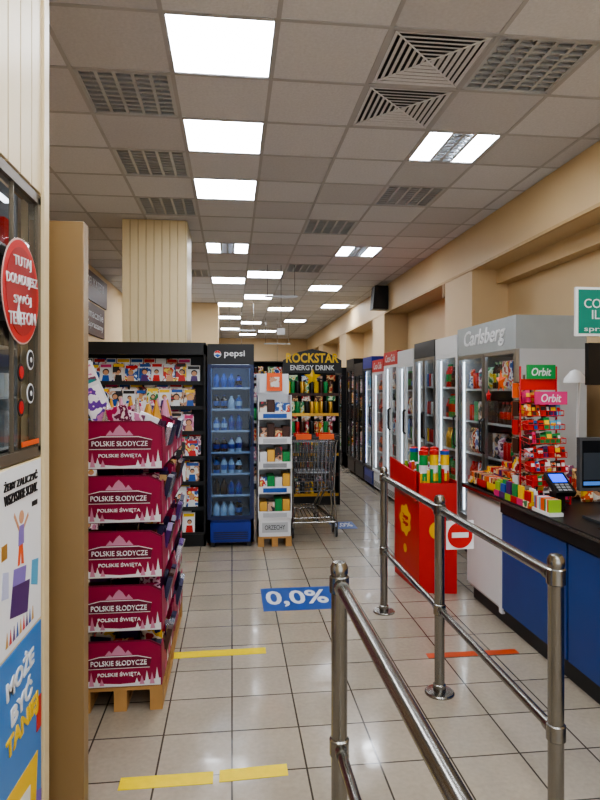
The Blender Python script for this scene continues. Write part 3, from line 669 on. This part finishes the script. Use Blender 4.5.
# candy rack
b=MB(); rx0,rx1=1.81,2.05; redw=M('red_wire','#c01a22',.35)
ry=3.45
for xx in (rx0,rx1):
    b.tube((xx,ry+.16,CT),(xx,ry+.16,1.7),.006,redw,8); b.tube((xx,ry,CT),(xx,ry,1.02),.006,redw,8); b.tube((xx,ry,CT+.006),(xx,ry+.16,CT+.006),.006,redw,8)
for k in range(8):
    z=.88+.085*k; yy=ry+.012*k
    for o in (0,.03): b.tube((rx0,yy,z+o),(rx1,yy,z+o),.003,redw,6)
    b.tube((rx0,ry+.16,z+.02),(rx1,ry+.16,z+.02),.003,redw,6)
    for q in range(8): xx=rx0+(rx1-rx0)*q/7; b.tube((xx,yy,z+.03),(xx,yy,z),.002,redw,5); b.tube((xx,yy,z),(xx,ry+.16,z+.015),.002,redw,5)
    for s in (0,1): b.tube((rx0 if s==0 else rx1,yy,z+.03),(rx0 if s==0 else rx1,ry+.16,z+.04),.003,redw,6)
    xx=rx0+.006
    while xx<rx1-.03:
        w_=R.choice([.024,.03,.04]); 
        if xx+w_>rx1: break
        m=R.choice([pink,green,white,cyan,blue,red,red,brown,purple,prints[0],prints[1],prints[4],gold,dark]); T=Matrix.Translation((xx,yy+.008,z+.003))@Matrix.Rotation(-.2+R.uniform(-.08,.08),4,'X'); h_=R.uniform(.05,.075)
        for u in range(3): b.box(0,.027*u,0,w_-.003,.027*u+.02,h_,m,T)
        b.box(.003,-.001,h_*.4,w_-.006,0,h_*.75,R.choice([white,red,yellow,dark]),T); xx+=w_+.001
b.box(rx0+.04,ry+.05,1.46,rx1+.01,ry+.06,1.54,pink); b.box(rx0+.04,ry+.15,1.62,rx1-.01,ry+.16,1.71,green)
b.box(rx0,ry+.165,1.55,rx1,ry+.17,1.62,red)
o=b.build('candy_rack'); text(o,'t1','Orbit',((rx0+rx1)/2+.025,ry+.0495,1.5),'-y',.13,.05,white,shear=.2,bold=.01); text(o,'t2','Orbit',((rx0+rx1)/2+.015,ry+.1495,1.665),'-y',.13,.05,white,shear=.2,bold=.01)
sx_,sy_=1.9,3.74
b=MB(); b.tube((sx_,sy_,CT),(sx_,sy_,1.65),.008,steel,8); b.cyl((sx_,sy_,CT),.06,.01,steel,20)
for k in range(6):
    z=.95+.12*k
    for q in range(6):
        a=q*MP/3+.2; p=Vector((sx_+.065*math.cos(a),sy_+.065*math.sin(a),z)); b.tube((sx_,sy_,z+.05),(p.x,p.y,z+.05),.0025,steel,5)
        T=Matrix.Translation(p)@Matrix.Rotation(a+MP/2,4,'Z'); b.box(-.028,-.004,-.05,.028,.004,.045,R.choice([red,white,orange,brown,prints[0],prints[2],prints[7],red]),T)
b.build('candy_spinner_rack')
# card terminal
b=MB(); b.box(1.87,3.3,CT,1.93,3.37,CT+.1,black); T=Matrix.Translation((1.835,3.24,CT+.09))@Matrix.Rotation(.6,4,'X')
b.box(0,0,0,.12,.17,.03,black,T); b.box(.015,.085,.03,.105,.155,.032,M('lcd_blue','#1848ff',.3,emit=1.2),T)
for q in range(3):
    for p in range(3): b.box(.018+.03*q,.012+.022*p,.03,.04+.03*q,.027+.022*p,.034,grey,T)
b.build('card_terminal',bevel=.002)
# monitor
bez=M('monitor_bezel','#3a3c40',.45)
b=MB(); b.box(1.9,2.92,CT,2.12,3.08,CT+.015,bez); b.tube((2.0,3.0,CT),(2.0,3.0,CT+.32),.018,bez,10)
T=Matrix.Translation((1.805,2.95,CT+.17)); b.box(0,0,0,.4,.03,.28,bez,T); b.box(.014,-.002,.018,.386,0,.264,M('screen_dark','#0a0d12',.7,spec=.15),T); b.box(.05,.03,.04,.35,.045,.22,dark,T)
b.box(.02,-.0035,.03,.12,-.002,.05,M('taskbar','#3a66a8',.5,emit=.5),T); b.box(.02,-.0035,.06,.3,-.002,.2,M('screen_form','#1c2733',.6),T)
b.build('computer_monitor')
b=MB(); b.tube((2.42,3.4,CT),(2.42,3.4,2.0),.018,dark,12); b.cyl((2.42,3.4,CT),.06,.012,dark,20)
T=Matrix.Translation((2.02,3.34,1.87)); b.box(0,0,0,.5,.02,.29,white,T); b.box(.015,-.003,.015,.485,0,.275,teal,T)
T=Matrix.Translation((2.1,3.34,1.58))@Matrix.Rotation(.15,4,'Z'); b.box(0,0,0,.34,.03,.25,black,T); b.tube((2.2,3.38,1.7),(2.42,3.4,1.7),.012,dark,8)
o=b.build('information_sign'); text(o,'t1','CO, W\nILU?',(2.18,3.336,2.03),'-y',.22,.12,white,bold=.0); text(o,'t2','sprawdź',(2.2,3.336,1.91),'-y',.26,.04,white)
# desk lamp
b=MB(); b.cyl((2.4,3.95,CT),.05,.012,white,20); b.path([(2.4,3.95,CT+.01),(2.4,3.95,1.3),(2.4,3.93,1.6),(2.36,3.9,1.66)],.009,white,8)
b.lathe((2.34,3.88,1.6),[(.075,0),(.07,.03),(.03,.08),(.005,.09)],white,20)
b.build('desk_lamp')

# ---------------------------------------------------------------- speaker, hanging wires
b=MB(); b.prism([(2.5,10.5,3.0),(2.78,10.5,3.0),(2.78,10.5,3.42),(2.54,10.5,3.42)],(0,.25,0),black); b.box(2.54,10.494,3.04,2.75,10.5,3.38,dark); b.disc((2.64,10.494,3.14),.08,'-y',.004,dark,20); b.disc((2.64,10.494,3.3),.04,'-y',.004,dark,16); b.box(2.76,10.6,3.15,2.8,10.66,3.25,steel)
b.build('wall_speaker',bevel=.004)
for (hx,hy,hz,ww) in ((.75,9.2,3.0,.5),(.2,13.0,2.85,.6),(1.2,16.0,2.8,.7)):
    b=MB()
    for xx in (-ww/2+.04,0,ww/2-.04): b.tube((hx+xx,hy,ZC),(hx+xx,hy,hz-.5*(xx==0)),.004,chrome,6)
    b.box(hx-ww/2,hy-.01,hz-.03,hx+ww/2,hy+.01,hz,lgrey); b.box(hx-.06,hy-.012,hz-.6,hx+.06,hy,hz-.5,paper)
    b.build('hanging_sign')

# ---------------------------------------------------------------- world, camera
w=bpy.data.worlds.new('World'); S.world=w; w.use_nodes=True; w.node_tree.nodes['Background'].inputs[0].default_value=(.86,.92,1,1); w.node_tree.nodes['Background'].inputs[1].default_value=1.6
cd=bpy.data.cameras.new('camera'); cam=bpy.data.objects.new('camera',cd); S.collection.objects.link(cam)
cd.sensor_fit='VERTICAL'; cd.sensor_height=36; cd.lens=600/800*36; cd.shift_y=-10/800; cd.clip_start=.02
cam.location=(0,0,1.55); cam.rotation_euler=(math.pi/2,0,-math.atan(68/600)); S.camera=cam
